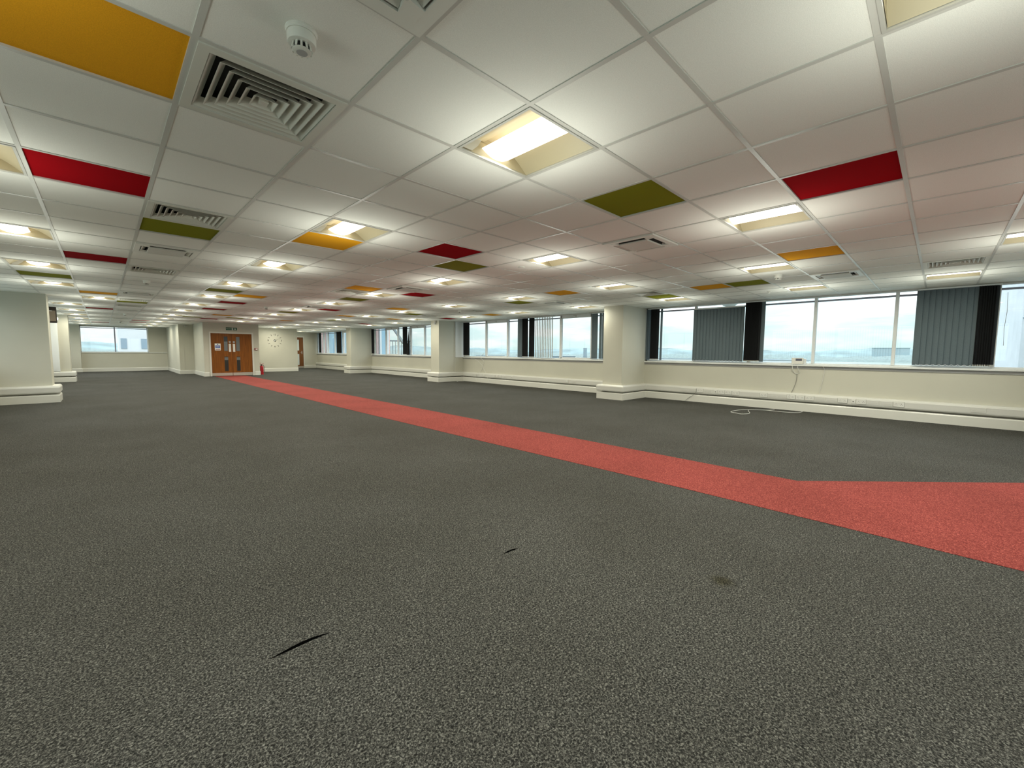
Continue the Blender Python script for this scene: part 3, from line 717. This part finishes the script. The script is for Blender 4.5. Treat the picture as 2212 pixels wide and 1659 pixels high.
# ------------------------------------------------------------------ blinds
def slat(mb, x, y, ang, z0, z1, w=0.089):
    t = MB(); n = 4; c = [(-w/2+w*k/n, 0.007*(1-(2*k/n-1)**2)) for k in range(n+1)]
    t.prism(c + [(x, y+0.0014) for x, y in c[::-1]], z0, z1)
    mb.add(t, Matrix.Translation((x, y, 0)) @ Matrix.Rotation(ang, 4, 'Z'))
XB = XW - 0.005
def blind(y0, y1, spec, label, z0=1.005, z1=H-0.035, chain=False):
    """spec: list of (count, ya, yb, angle from the wall plane in degrees, material)"""
    e = empty('vertical_blind', (XB, (y0+y1)/2, z1)); tag(e, label, 'blind', 'vertical blinds on the right-hand windows')
    oy = -(y0+y1)/2
    MB().box(-0.02, min(y0, y1)+oy, 0.0, 0.02, max(y0, y1)+oy, 0.028, 0.003).build('headrail', FRAME, e)
    for n, ya, yb, ang, m in spec:
        for k in range(n):
            y = ya + (yb-ya)*(k/(n-1) if n > 1 else 0)
            a = R(90+ang + random.uniform(-3, 3))
            s = MB(); slat(s, 0, y+oy, a, z0-z1+0.03, 0.0); so = s.build('slat', m, e)
            w = MB(); t = MB(); t.box(-0.043, -0.0022, z0-z1, 0.043, 0.0022, z0-z1+0.034); w.add(t, Matrix.Translation((0, y+oy, 0)) @ Matrix.Rotation(a, 4, 'Z')); w.build('bottom_weight', GREYP if m is BLIND_SHADED else m, so)
    if chain:
        n, ya, yb, ang, m = spec[0]; pts = []
        for k in range(n*6):
            u = k/(n*6-1); y = ya+(yb-ya)*u; ph = (u*(n-1)) % 1.0
            pts.append((-0.048, y+oy, z0-z1+0.022 - 0.020*math.sin(math.pi*ph)))
        MB().tube(pts, 0.003, 5).build('chain', CHAIN, e)
    return e
blind(3.45, 3.05, [(5, 3.33, 3.17, 62, BLIND_SHADED), (1, 3.45, 3.45, 78, BLIND), (1, 3.40, 3.40, 80, BLIND), (1, 3.07, 3.07, 80, BLIND)], 'narrow gathered dark blind beside the nearest pillar, left end of the near window')
blind(2.23, 1.11, [(15, 2.205, 1.145, -9, BLIND)], 'closed grey vertical blind at the left of the near window', z1=2.245, chain=True)
blind(1.09, 0.69, [(12, 1.06, 0.78, 66, BLIND_SHADED), (1, 0.73, 0.73, -10, BLIND)], 'gathered black blind right of the closed grey one', z0=1.01)
blind(-1.70, -2.68, [(10, -1.735, -2.41, -14, BLIND), (8, -2.45, -2.64, 60, BLIND_SHADED)], 'half-drawn dark grey blind with wavy slats at the right edge of the near window', chain=True)
blind(11.40, 11.06, [(8, 11.36, 11.10, 62, BLIND_SHADED)], 'narrow black blind at the left end of the second window')
blind(8.36, 7.86, [(3, 8.30, 8.14, -8, BLIND), (7, 8.06, 7.90, 64, BLIND_SHADED)], 'grey and black gathered blind in the middle of the second window')
blind(7.78, 6.72, [(3, 7.74, 7.60, 62, BLIND_SHADED), (11, 7.48, 6.76, -30, PALEB)], 'open pale slatted blind in the middle of the second window')
blind(5.23, 4.62, [(3, 5.20, 5.07, -4, BLIND), (4, 4.93, 4.66, -4, BLIND)], 'drawn grey blind at the right end of the second window, beside the pillar')
blind(19.42, 19.12, [(6, 19.38, 19.24, 62, BLIND_SHADED), (1, 19.15, 19.15, -20, PALEB)], 'narrow black blind at the left end of the third window')
b3 = blind(16.12, 15.50, [(6, 16.10, 15.84, 62, BLIND_SHADED)], 'tangled dark blind with twisted slats in the third window')
for k, (ya, yb) in enumerate(((15.80, 15.55), (15.58, 15.52), (15.72, 15.60))):      # slats that have slipped and splay at the bottom
    m = MB(); z1 = H-0.035; oy = -(16.12+15.50)/2
    q = [(0.0, 15.60+oy, 0.0), (0.0, 15.56+oy, 0.0), (-0.03, yb-0.02+oy, 1.005-z1), (-0.03, ya+oy, 1.005-z1)]
    q2 = [(x+0.002, y, z) for x, y, z in q]
    A = [m.bm.verts.new(p) for p in q]; Bv = [m.bm.verts.new(p) for p in q2]
    m.bm.faces.new(A); m.bm.faces.new(Bv[::-1])
    for i in range(4): m.bm.faces.new((A[i], A[(i+1) % 4], Bv[(i+1) % 4], Bv[i]))
    m.build('slat', BLIND_SHADED, b3)
blind(27.50, 26.70, [(5, 27.46, 27.10, -15, BLIND), (6, 27.02, 26.82, 62, BLIND_SHADED), (1, 26.72, 26.72, -30, PALEB)], 'grey and black blind at the far left of the farthest window')
blind(24.14, 23.50, [(6, 24.10, 23.90, 62, BLIND_SHADED), (1, 23.85, 23.85, -30, PALEB), (6, 23.78, 23.55, 62, BLIND_SHADED)], 'black gathered blind in the farthest window beside the last pillar')
# blinds on the left-hand windows (seen mirrored in the right-hand glass)
def blind_left(y0, y1, ang, m, label):
    e = empty('vertical_blind', (XL+0.0, (y0+y1)/2, H-0.035)); tag(e, label, 'blind', 'vertical blinds on the left-hand windows')
    oy = -(y0+y1)/2; n = int((y1-y0)/0.085)
    MB().box(-0.02, y0+oy, 0, 0.02, y1+oy, 0.028, 0.003).build('headrail', FRAME, e)
    for k in range(n):
        s = MB(); slat(s, 0, y0+0.04+k*0.085+oy, R(90+ang), -1.30, 0.0); s.build('slat', m, e)
blind_left(7.5, 8.95, 62, PALEB, 'pale half-open blind on the left-hand wall before the left pillar')
blind_left(-0.95, 1.0, 62, PALEB, 'pale half-open blind on the left-hand wall beside the camera')
blind_left(1.1, 3.5, 62, PALEB, 'pale half-open blind on the left-hand wall ahead of the camera')
blind_left(4.35, 7.4, 8, BLIND, 'closed dark blind on the left-hand wall, first after the nearer pillar')

# cord of the right-hand blind
tag(MB().tube([(XB-0.03, -2.74, 2.20), (XB-0.03, -2.75, 1.9), (XB-0.035, -2.735, 1.62), (XB-0.03, -2.745, 1.35)], 0.003, 6).build('blind_cord', CABG, None), 'thin grey cord hanging beside the half-drawn dark blind', 'cord')

# ------------------------------------------------------------------ sockets, boxes, cables
XS = XW - 0.114
def make_socket():
    e = empty('power_socket')
    MB().box(-0.010, -0.073, -0.043, 0.0, 0.073, 0.043, 0.003).build('face_plate', SOCK, e); MB().box(-0.001, -0.080, -0.050, 0.004, 0.080, 0.050).build('gasket', GREYP, e)
    for s in (-1, 1):
        h = MB()
        h.box(-0.0108, s*0.036-0.004, 0.006, -0.0098, s*0.036+0.004, 0.016); h.box(-0.0108, s*0.036-0.017, -0.012, -0.0098, s*0.036-0.008, -0.006); h.box(-0.0108, s*0.036+0.008, -0.012, -0.0098, s*0.036+0.017, -0.006)
        h.build('socket_holes', SOCKD, e)
        MB().box(-0.014, s*0.012-0.006, 0.016, -0.0095, s*0.012+0.006, 0.032, 0.001).build('switch', SOCK, e)
    return e
def make_plate():
    e = empty('blank_plate')
    MB().box(-0.005, -0.088, -0.040, 0.0, 0.088, 0.040, 0.002).build('face_plate', TRUNK, e)
    MB().box(-0.0062, -0.070, -0.016, -0.0048, 0.070, -0.010).build('groove', GREYP, e)
    return e
def make_data():
    e = empty('data_outlet')
    MB().box(-0.006, -0.030, -0.040, 0.0, 0.030, 0.040, 0.002).build('face_plate', SOCK, e)
    MB().box(-0.007, -0.010, -0.012, -0.0055, 0.010, 0.006).build('port', SOCKD, e)
    return e
protos = {'s': (make_socket(), 'power socket'), 'p': (make_plate(), 'blank plate'), 'd': (make_data(), 'data outlet')}
used = {}
OUT = [(2.36,'p'),(2.168,'p'),(1.978,'s'),(1.80,'p'),(1.62,'d'),(1.489,'s'),(1.335,'s'),(1.18,'s'),(0.609,'s'),(0.44,'p'),(0.265,'p'),(0.10,'s'),(-0.06,'s'),(-0.222,'s'),(-0.40,'p'),(-0.585,'p'),(-0.76,'s'),(-0.923,'d'),(-1.04,'s'),(-1.208,'p'),(-1.40,'p'),(-1.57,'s'),(-2.54,'p'),
       (10.67,'p'),(10.40,'p'),(10.20,'s'),(10.03,'s'),(9.46,'s'),(9.29,'s'),(9.12,'s'),(8.855,'p'),(8.498,'d'),(6.06,'s'),(5.79,'p')]
WHERE = {True: 'on the trunking under the near window', False: 'on the trunking under the second window'}
WHAT = {'s': 'white double power socket', 'p': 'blank cover plate', 'd': 'small data outlet'}
for near in (True, False):
    for t in 'spd':
        ls = sorted([y for y, q in OUT if q == t and (y < 4) == near], reverse=True)
        for n, y in enumerate(ls):
            pr0, cat = protos[t]
            o = pr0 if t not in used else copy_tree(pr0)
            used[t] = 1
            o.location = (XS, y, 0.284)
            tag(o, '%s %s, %s' % (WHAT[t], WHERE[near], 'the only one' if len(ls) == 1 else ORD[n+1] + ' from the left'), cat, WHAT[t] + 's on the trunking')

def spline(pts, n=6):
    P = [Vector(p) for p in pts]; out = []
    for i in range(len(P)-1):
        p0, p1, p2, p3 = P[max(i-1, 0)], P[i], P[i+1], P[min(i+2, len(P)-1)]
        for k in range(n):
            t = k/n
            out.append(0.5*((2*p1) + (p2-p0)*t + (2*p0-5*p1+4*p2-p3)*t*t + (3*p1-p0-3*p2+p3)*t**3))
    return out + [P[-1]]
def cable(pts, r, m, label, name='cable'):
    return tag(MB().tube(spline(pts), r, 6).build(name, m, None, True), label, 'cable')
zf = 0.0065
cable([(x, y, zf + (0.006 if 5 < k < 8 else 0)) for k, (x, y) in enumerate([(9.91,-0.134),(9.70,-0.10),(9.60,0.036),(9.575,0.163),(9.585,0.329),(9.60,0.446),(9.448,0.602),(9.323,0.689),(9.166,0.655),(8.92,0.56),(8.742,0.543),(8.601,0.617),(8.66,0.72),(8.748,0.857),(8.98,0.876),(9.229,0.83),(9.364,0.735),(9.52,0.56),(9.63,0.421),(9.80,0.34)])],
      0.0045, CABLE, 'loop of white cable lying on the carpet under the near window')
cable([(XS-0.012, 2.062, 0.33), (XS-0.026, 2.062, 0.25), (XW-0.122, 2.14, 0.16), (XW-0.118, 2.24, 0.09), (XW-0.13, 2.33, 0.012)], 0.004, CABG, 'thin grey cable dropping from the trunking to the carpet, left of the white loop')
bx = empty('control_box', (XW-0.045, 0.036, 0.975)); tag(bx, 'white control box with a grey display standing on the near window sill', 'control box')
MB().box(-0.02, -0.105, 0.0, 0.02, 0.105, 0.135, 0.006).build('case', SOCK, bx)
MB().box(-0.0225, -0.080, 0.070, -0.0195, 0.030, 0.118).build('display', LCD, bx)
MB().box(0.0, -0.15, 0.0, 0.02, -0.105, 0.11, 0.003).build('side_bracket', FRAME, bx)
xc = XW - 0.066
cable([(xc, 0.118, 0.975), (xc-0.004, 0.115, 0.90), (XW-0.02, 0.10, 0.82), (XW-0.012, 0.05, 0.775), (XW-0.012, 0.0, 0.80), (xc, 0.02, 0.90), (xc, 0.02, 0.975)], 0.006, CABLE, 'white cable loop hanging below the control box')
cable([(XW-0.012, 0.04, 0.78), (XW-0.010, 0.045, 0.62), (XW-0.012, 0.09, 0.45), (XW-0.02, 0.115, 0.38), (XS-0.014, 0.125, 0.32)], 0.005, CABG, 'thin grey cable running down the wall below the control box')
cable([(xc, -0.40, 0.945), (XW-0.015, -0.425, 0.87), (XW-0.010, -0.41, 0.70), (XW-0.010, -0.38, 0.50), (XW-0.03, -0.365, 0.372)], 0.0045, CABLE, 'white cable running down the wall right of the control box')
cable([(xc, 10.9, 0.94), (XW-0.012, 10.6, 0.86), (XW-0.012, 10.3, 0.70), (XW-0.012, 10.22, 0.58), (XW-0.03, 10.32, 0.42), (XS-0.012, 10.44, 0.30), (XS-0.012, 10.50, 0.16), (XS+0.004, 10.42, 0.012)], 0.006, CABLE, 'white cable crossing leftwards down the wall under the second window')
cable([(XW-0.03, 10.12, 1.10), (xc, 10.30, 0.97), (XW-0.012, 10.14, 0.80), (XW-0.012, 10.20, 0.60), (XW-0.03, 10.02, 0.40), (XS-0.012, 9.82, 0.22), (XS+0.004, 9.74, 0.06)], 0.006, CABLE, 'white cable crossing rightwards down the wall under the second window')
cable([(9.92, 11.15, zf), (9.80, 11.25, zf), (9.62, 11.20, zf), (9.55, 11.05, zf)], 0.005, CABLE, 'short white cable end on the carpet below the second window')

# carpet damage: a lifted seam with a dark open slit
SLIT = mat('shadowed carpet slit', (0.0015, 0.0015, 0.0015), 1.0, spec=0.0)
def seam(pts, w, hgt, label):
    m = MB(); n = len(pts); rows = []
    for k, (x, y) in enumerate(pts):
        u = k/(n-1); s = math.sin(math.pi*u)
        rows.append([m.bm.verts.new(p) for p in ((x, y-w*s-0.002, 0.0008), (x, y-0.3*w*s, 0.0012+hgt*0.3*s), (x, y, 0.0012+hgt*s), (x, y+0.012*s+0.001, 0.001))])
    for A, B in zip(rows, rows[1:]):
        for j in range(3): m.bm.faces.new((A[j], A[j+1], B[j+1], B[j]))
    return tag(m.build('carpet_tear', SLIT, None), label, 'carpet tear')
seam([(0.10, -0.290), (0.14, -0.289), (0.18, -0.2875), (0.22, -0.286), (0.26, -0.287), (0.29, -0.290), (0.318, -0.294)], 0.0040, 0.001, 'dark open slit in the grey carpet near the front')
seam([(1.33, -0.30), (1.37, -0.302), (1.41, -0.306), (1.44, -0.31)], 0.0008, 0.0005, 'short thin slit in the carpet right of the larger one')

# ------------------------------------------------------------------ outside: low land, hills, neighbouring buildings
GZ = -16.0
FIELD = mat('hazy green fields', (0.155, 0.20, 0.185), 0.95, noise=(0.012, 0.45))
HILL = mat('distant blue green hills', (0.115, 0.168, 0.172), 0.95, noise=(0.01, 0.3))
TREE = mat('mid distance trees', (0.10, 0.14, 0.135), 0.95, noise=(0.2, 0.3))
BRICK = mat('salmon brickwork', (0.62, 0.43, 0.39), 0.85, noise=(3, 0.12))
HAZE = mat('blue grey hill with haze in colour', (0.21, 0.28, 0.30), 0.9)  # distant haze is mixed into the colour
SHED = mat('pale shed cladding', (0.46, 0.49, 0.50), 0.7)
SHEDB = mat('blue grey roofing', (0.14, 0.185, 0.21), 0.7)
GLB = mat('blue tinted facade glass', (0.24, 0.40, 0.50), 0.3)
WINB = mat('dark facade windows', (0.16, 0.22, 0.27), 0.2)
gd = MB(); gd.quad((-4000, -4000, GZ), (5000, -4000, GZ), (5000, 5000, GZ), (-4000, 5000, GZ))
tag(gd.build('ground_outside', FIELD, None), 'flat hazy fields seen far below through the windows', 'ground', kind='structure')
def ridge(a0, a1, dist, base, amp, seed, m, label, step=0.4, fr=1.0):
    rnd = random.Random(seed); ph = [rnd.uniform(0, 6.28) for _ in range(6)]
    mb = MB(); rows = []
    a = a0
    while a <= a1:
        h = base + amp*(math.sin(a*0.21*fr+ph[0])*0.5 + math.sin(a*0.57*fr+ph[1])*0.3 + math.sin(a*1.9*fr+ph[2])*0.12 + math.sin(a*4.7*fr+ph[3])*0.06)
        s, c = math.sin(R(a)), math.cos(R(a))
        rows.append([mb.bm.verts.new((s*d, c*d, z)) for d, z in ((dist*0.9, GZ-1), (dist*0.97, GZ+(h-GZ)*0.75), (dist, h), (dist*1.08, GZ-1))])
        a += step
    for A, B in zip(rows, rows[1:]):
        for j in range(3): mb.bm.faces.new((A[j], A[j+1], B[j+1], B[j]))
    return tag(mb.build('hill', m, None), label, 'hill', kind='structure')
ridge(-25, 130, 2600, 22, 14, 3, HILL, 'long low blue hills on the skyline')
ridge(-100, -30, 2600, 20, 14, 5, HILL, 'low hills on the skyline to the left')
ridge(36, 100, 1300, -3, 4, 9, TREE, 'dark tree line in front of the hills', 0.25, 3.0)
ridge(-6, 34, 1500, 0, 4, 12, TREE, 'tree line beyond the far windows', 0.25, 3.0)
def polar(az, d): return (math.sin(R(az))*d, math.cos(R(az))*d)
def shed(az, d, w, dep, h, label, m=SHED):
    x, y = polar(az, d); e = empty('building', (x, y, GZ), -R(az)); tag(e, label, 'building', 'buildings on the plain outside')
    MB().box(-w/2, -dep/2, 0, w/2, dep/2, h).build('walls', m, e)
    r = MB(); r.prism([(-w/2-1, -dep/2-1), (w/2+1, -dep/2-1), (w/2+1, dep/2+1), (-w/2-1, dep/2+1)], h, h+0.8); r.build('roof', m if h > 20 else SHEDB, e)
    if h < 20: MB().box(-w/2+2, -dep/2-0.1, h*0.35, w/2-2, -dep/2, h*0.62).build('window_band', WINB, e)
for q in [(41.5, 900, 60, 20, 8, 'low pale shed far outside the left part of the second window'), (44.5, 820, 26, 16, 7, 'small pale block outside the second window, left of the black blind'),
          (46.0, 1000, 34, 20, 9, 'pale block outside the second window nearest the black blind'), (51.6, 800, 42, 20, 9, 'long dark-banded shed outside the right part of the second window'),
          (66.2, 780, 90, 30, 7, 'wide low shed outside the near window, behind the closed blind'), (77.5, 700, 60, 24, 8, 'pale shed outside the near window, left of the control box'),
          (86.6, 1500, 74, 30, 34, 'flat-topped blue-grey hill outside the near window, left of the dark blind'), (31.8, 900, 70, 20, 6, 'low pale shed outside the third window')]:
    shed(*q, m=HAZE if 'blue-grey' in q[5] else SHEDB if 'dark-banded' in q[5] else SHED)  # the blue-grey one is a hill, built as a plain block
def tower(az, d, w, h, label):
    x, y = polar(az, d); e = empty('tower_block', (x, y, GZ), -R(az)); tag(e, label, 'building', 'buildings on the plain outside')
    MB().box(-w/2, -w/2, 0, w/2, w/2, h).build('walls', SHEDB, e)
tower(54.4, 1000, 8.5, 27, 'grey tower block on the skyline outside the second window')
# neighbouring building close by, seen through the third and fourth windows
nb = empty('brick_building', (23.0, 52.0, GZ)); tag(nb, 'salmon brick building with blue glazing outside the far right-hand windows', 'building')
MB().box(-6.5, 0, 0, 5.6, 14, 34).build('walls', BRICK, nb)
MB().box(-3.1, -0.4, 6, 3.1, 0.0, 34).build('glazed_bay', GLB, nb)
MB().box(3.95, -0.3, 6, 5.0, 0.0, 34).build('glazed_bay', GLB, nb)
for x in (-3.1, -1.1, 1.05, 3.1, 3.95, 5.0): MB().box(x-0.12, -0.6, 4, x+0.12, -0.4, 34).build('glazing_post', SHED, nb)
MB().box(-6.4, -0.3, 13.4, 5.6, 0.0, 14.4).build('string_course', SHED, nb)
st = MB().box(5.6, 1.0, 15.6, 9.4, 4.0, 16.4).build('balcony', SHEDB, nb)
rl = MB()
for k in range(9): rl.box(5.6+k*0.46, 0.95, 16.4, 5.68+k*0.46, 1.03, 18.6)
rl.box(5.6, 0.95, 18.5, 9.4, 1.03, 18.7); rl.build('railing', SHEDB, st)
s2 = MB(); s2.obox(None, (6.8, 0.25, 0.3), M=Matrix.Translation((7.2, 0.8, 19.6)) @ Matrix.Rotation(R(52), 4, 'Y')); s2.build('stair_rail', SHEDB, nb)
# pale tower outside the far end window
pt = empty('tower_block', (4.2, 88.0, GZ)); tag(pt, 'pale tower with dark window columns outside the far end window', 'building')
MB().box(-2.6, 0, 0, 3.2, 8, 34).build('walls', SHED, pt)
for x in (-2.0, 0.4, 2.3):
    for k in range(6): MB().box(x-0.35, -0.1, 10.4+k*3.4, x+0.35, 0.0, 12.0+k*3.4).build('tower_window', WINB, pt)
# pale facade at the right edge
pf = empty('neighbour_wing', (15.6, -5.2, GZ)); tag(pf, 'pale grey building wing outside at the right edge of the near window', 'building')
MB().box(-1.6, -6, 0, 6, 1.95, 40).build('walls', CONC, pf)
MB().box(-1.62, -1.0, GZ*-1+2.0, -1.6, 1.95, GZ*-1+2.02).build('panel_joint', WINB, pf)
# soffit lamp outside the near window
so = MB().box(XW+0.3, -4.4, H+0.10, XW+1.0, 27.9, H+0.22)
struct('trim_7', so, CONC, 'pale soffit outside above the right-hand windows', 'soffit')
dl = empty('dome_lamp', (XW+0.55, 1.62, H+0.10)); tag(dl, 'white dome lamp outside at the top of the near window', 'lamp')
MB().lathe([(0, 0), (0.21, 0), (0.21, -0.02), (0.195, -0.025)], 28).build('rim', GREYP, dl, True)
MB().lathe([(0.195, -0.02), (0.18, -0.075), (0.13, -0.115), (0.06, -0.135), (0, -0.14)], 28).build('bowl', SOCK, dl, True)
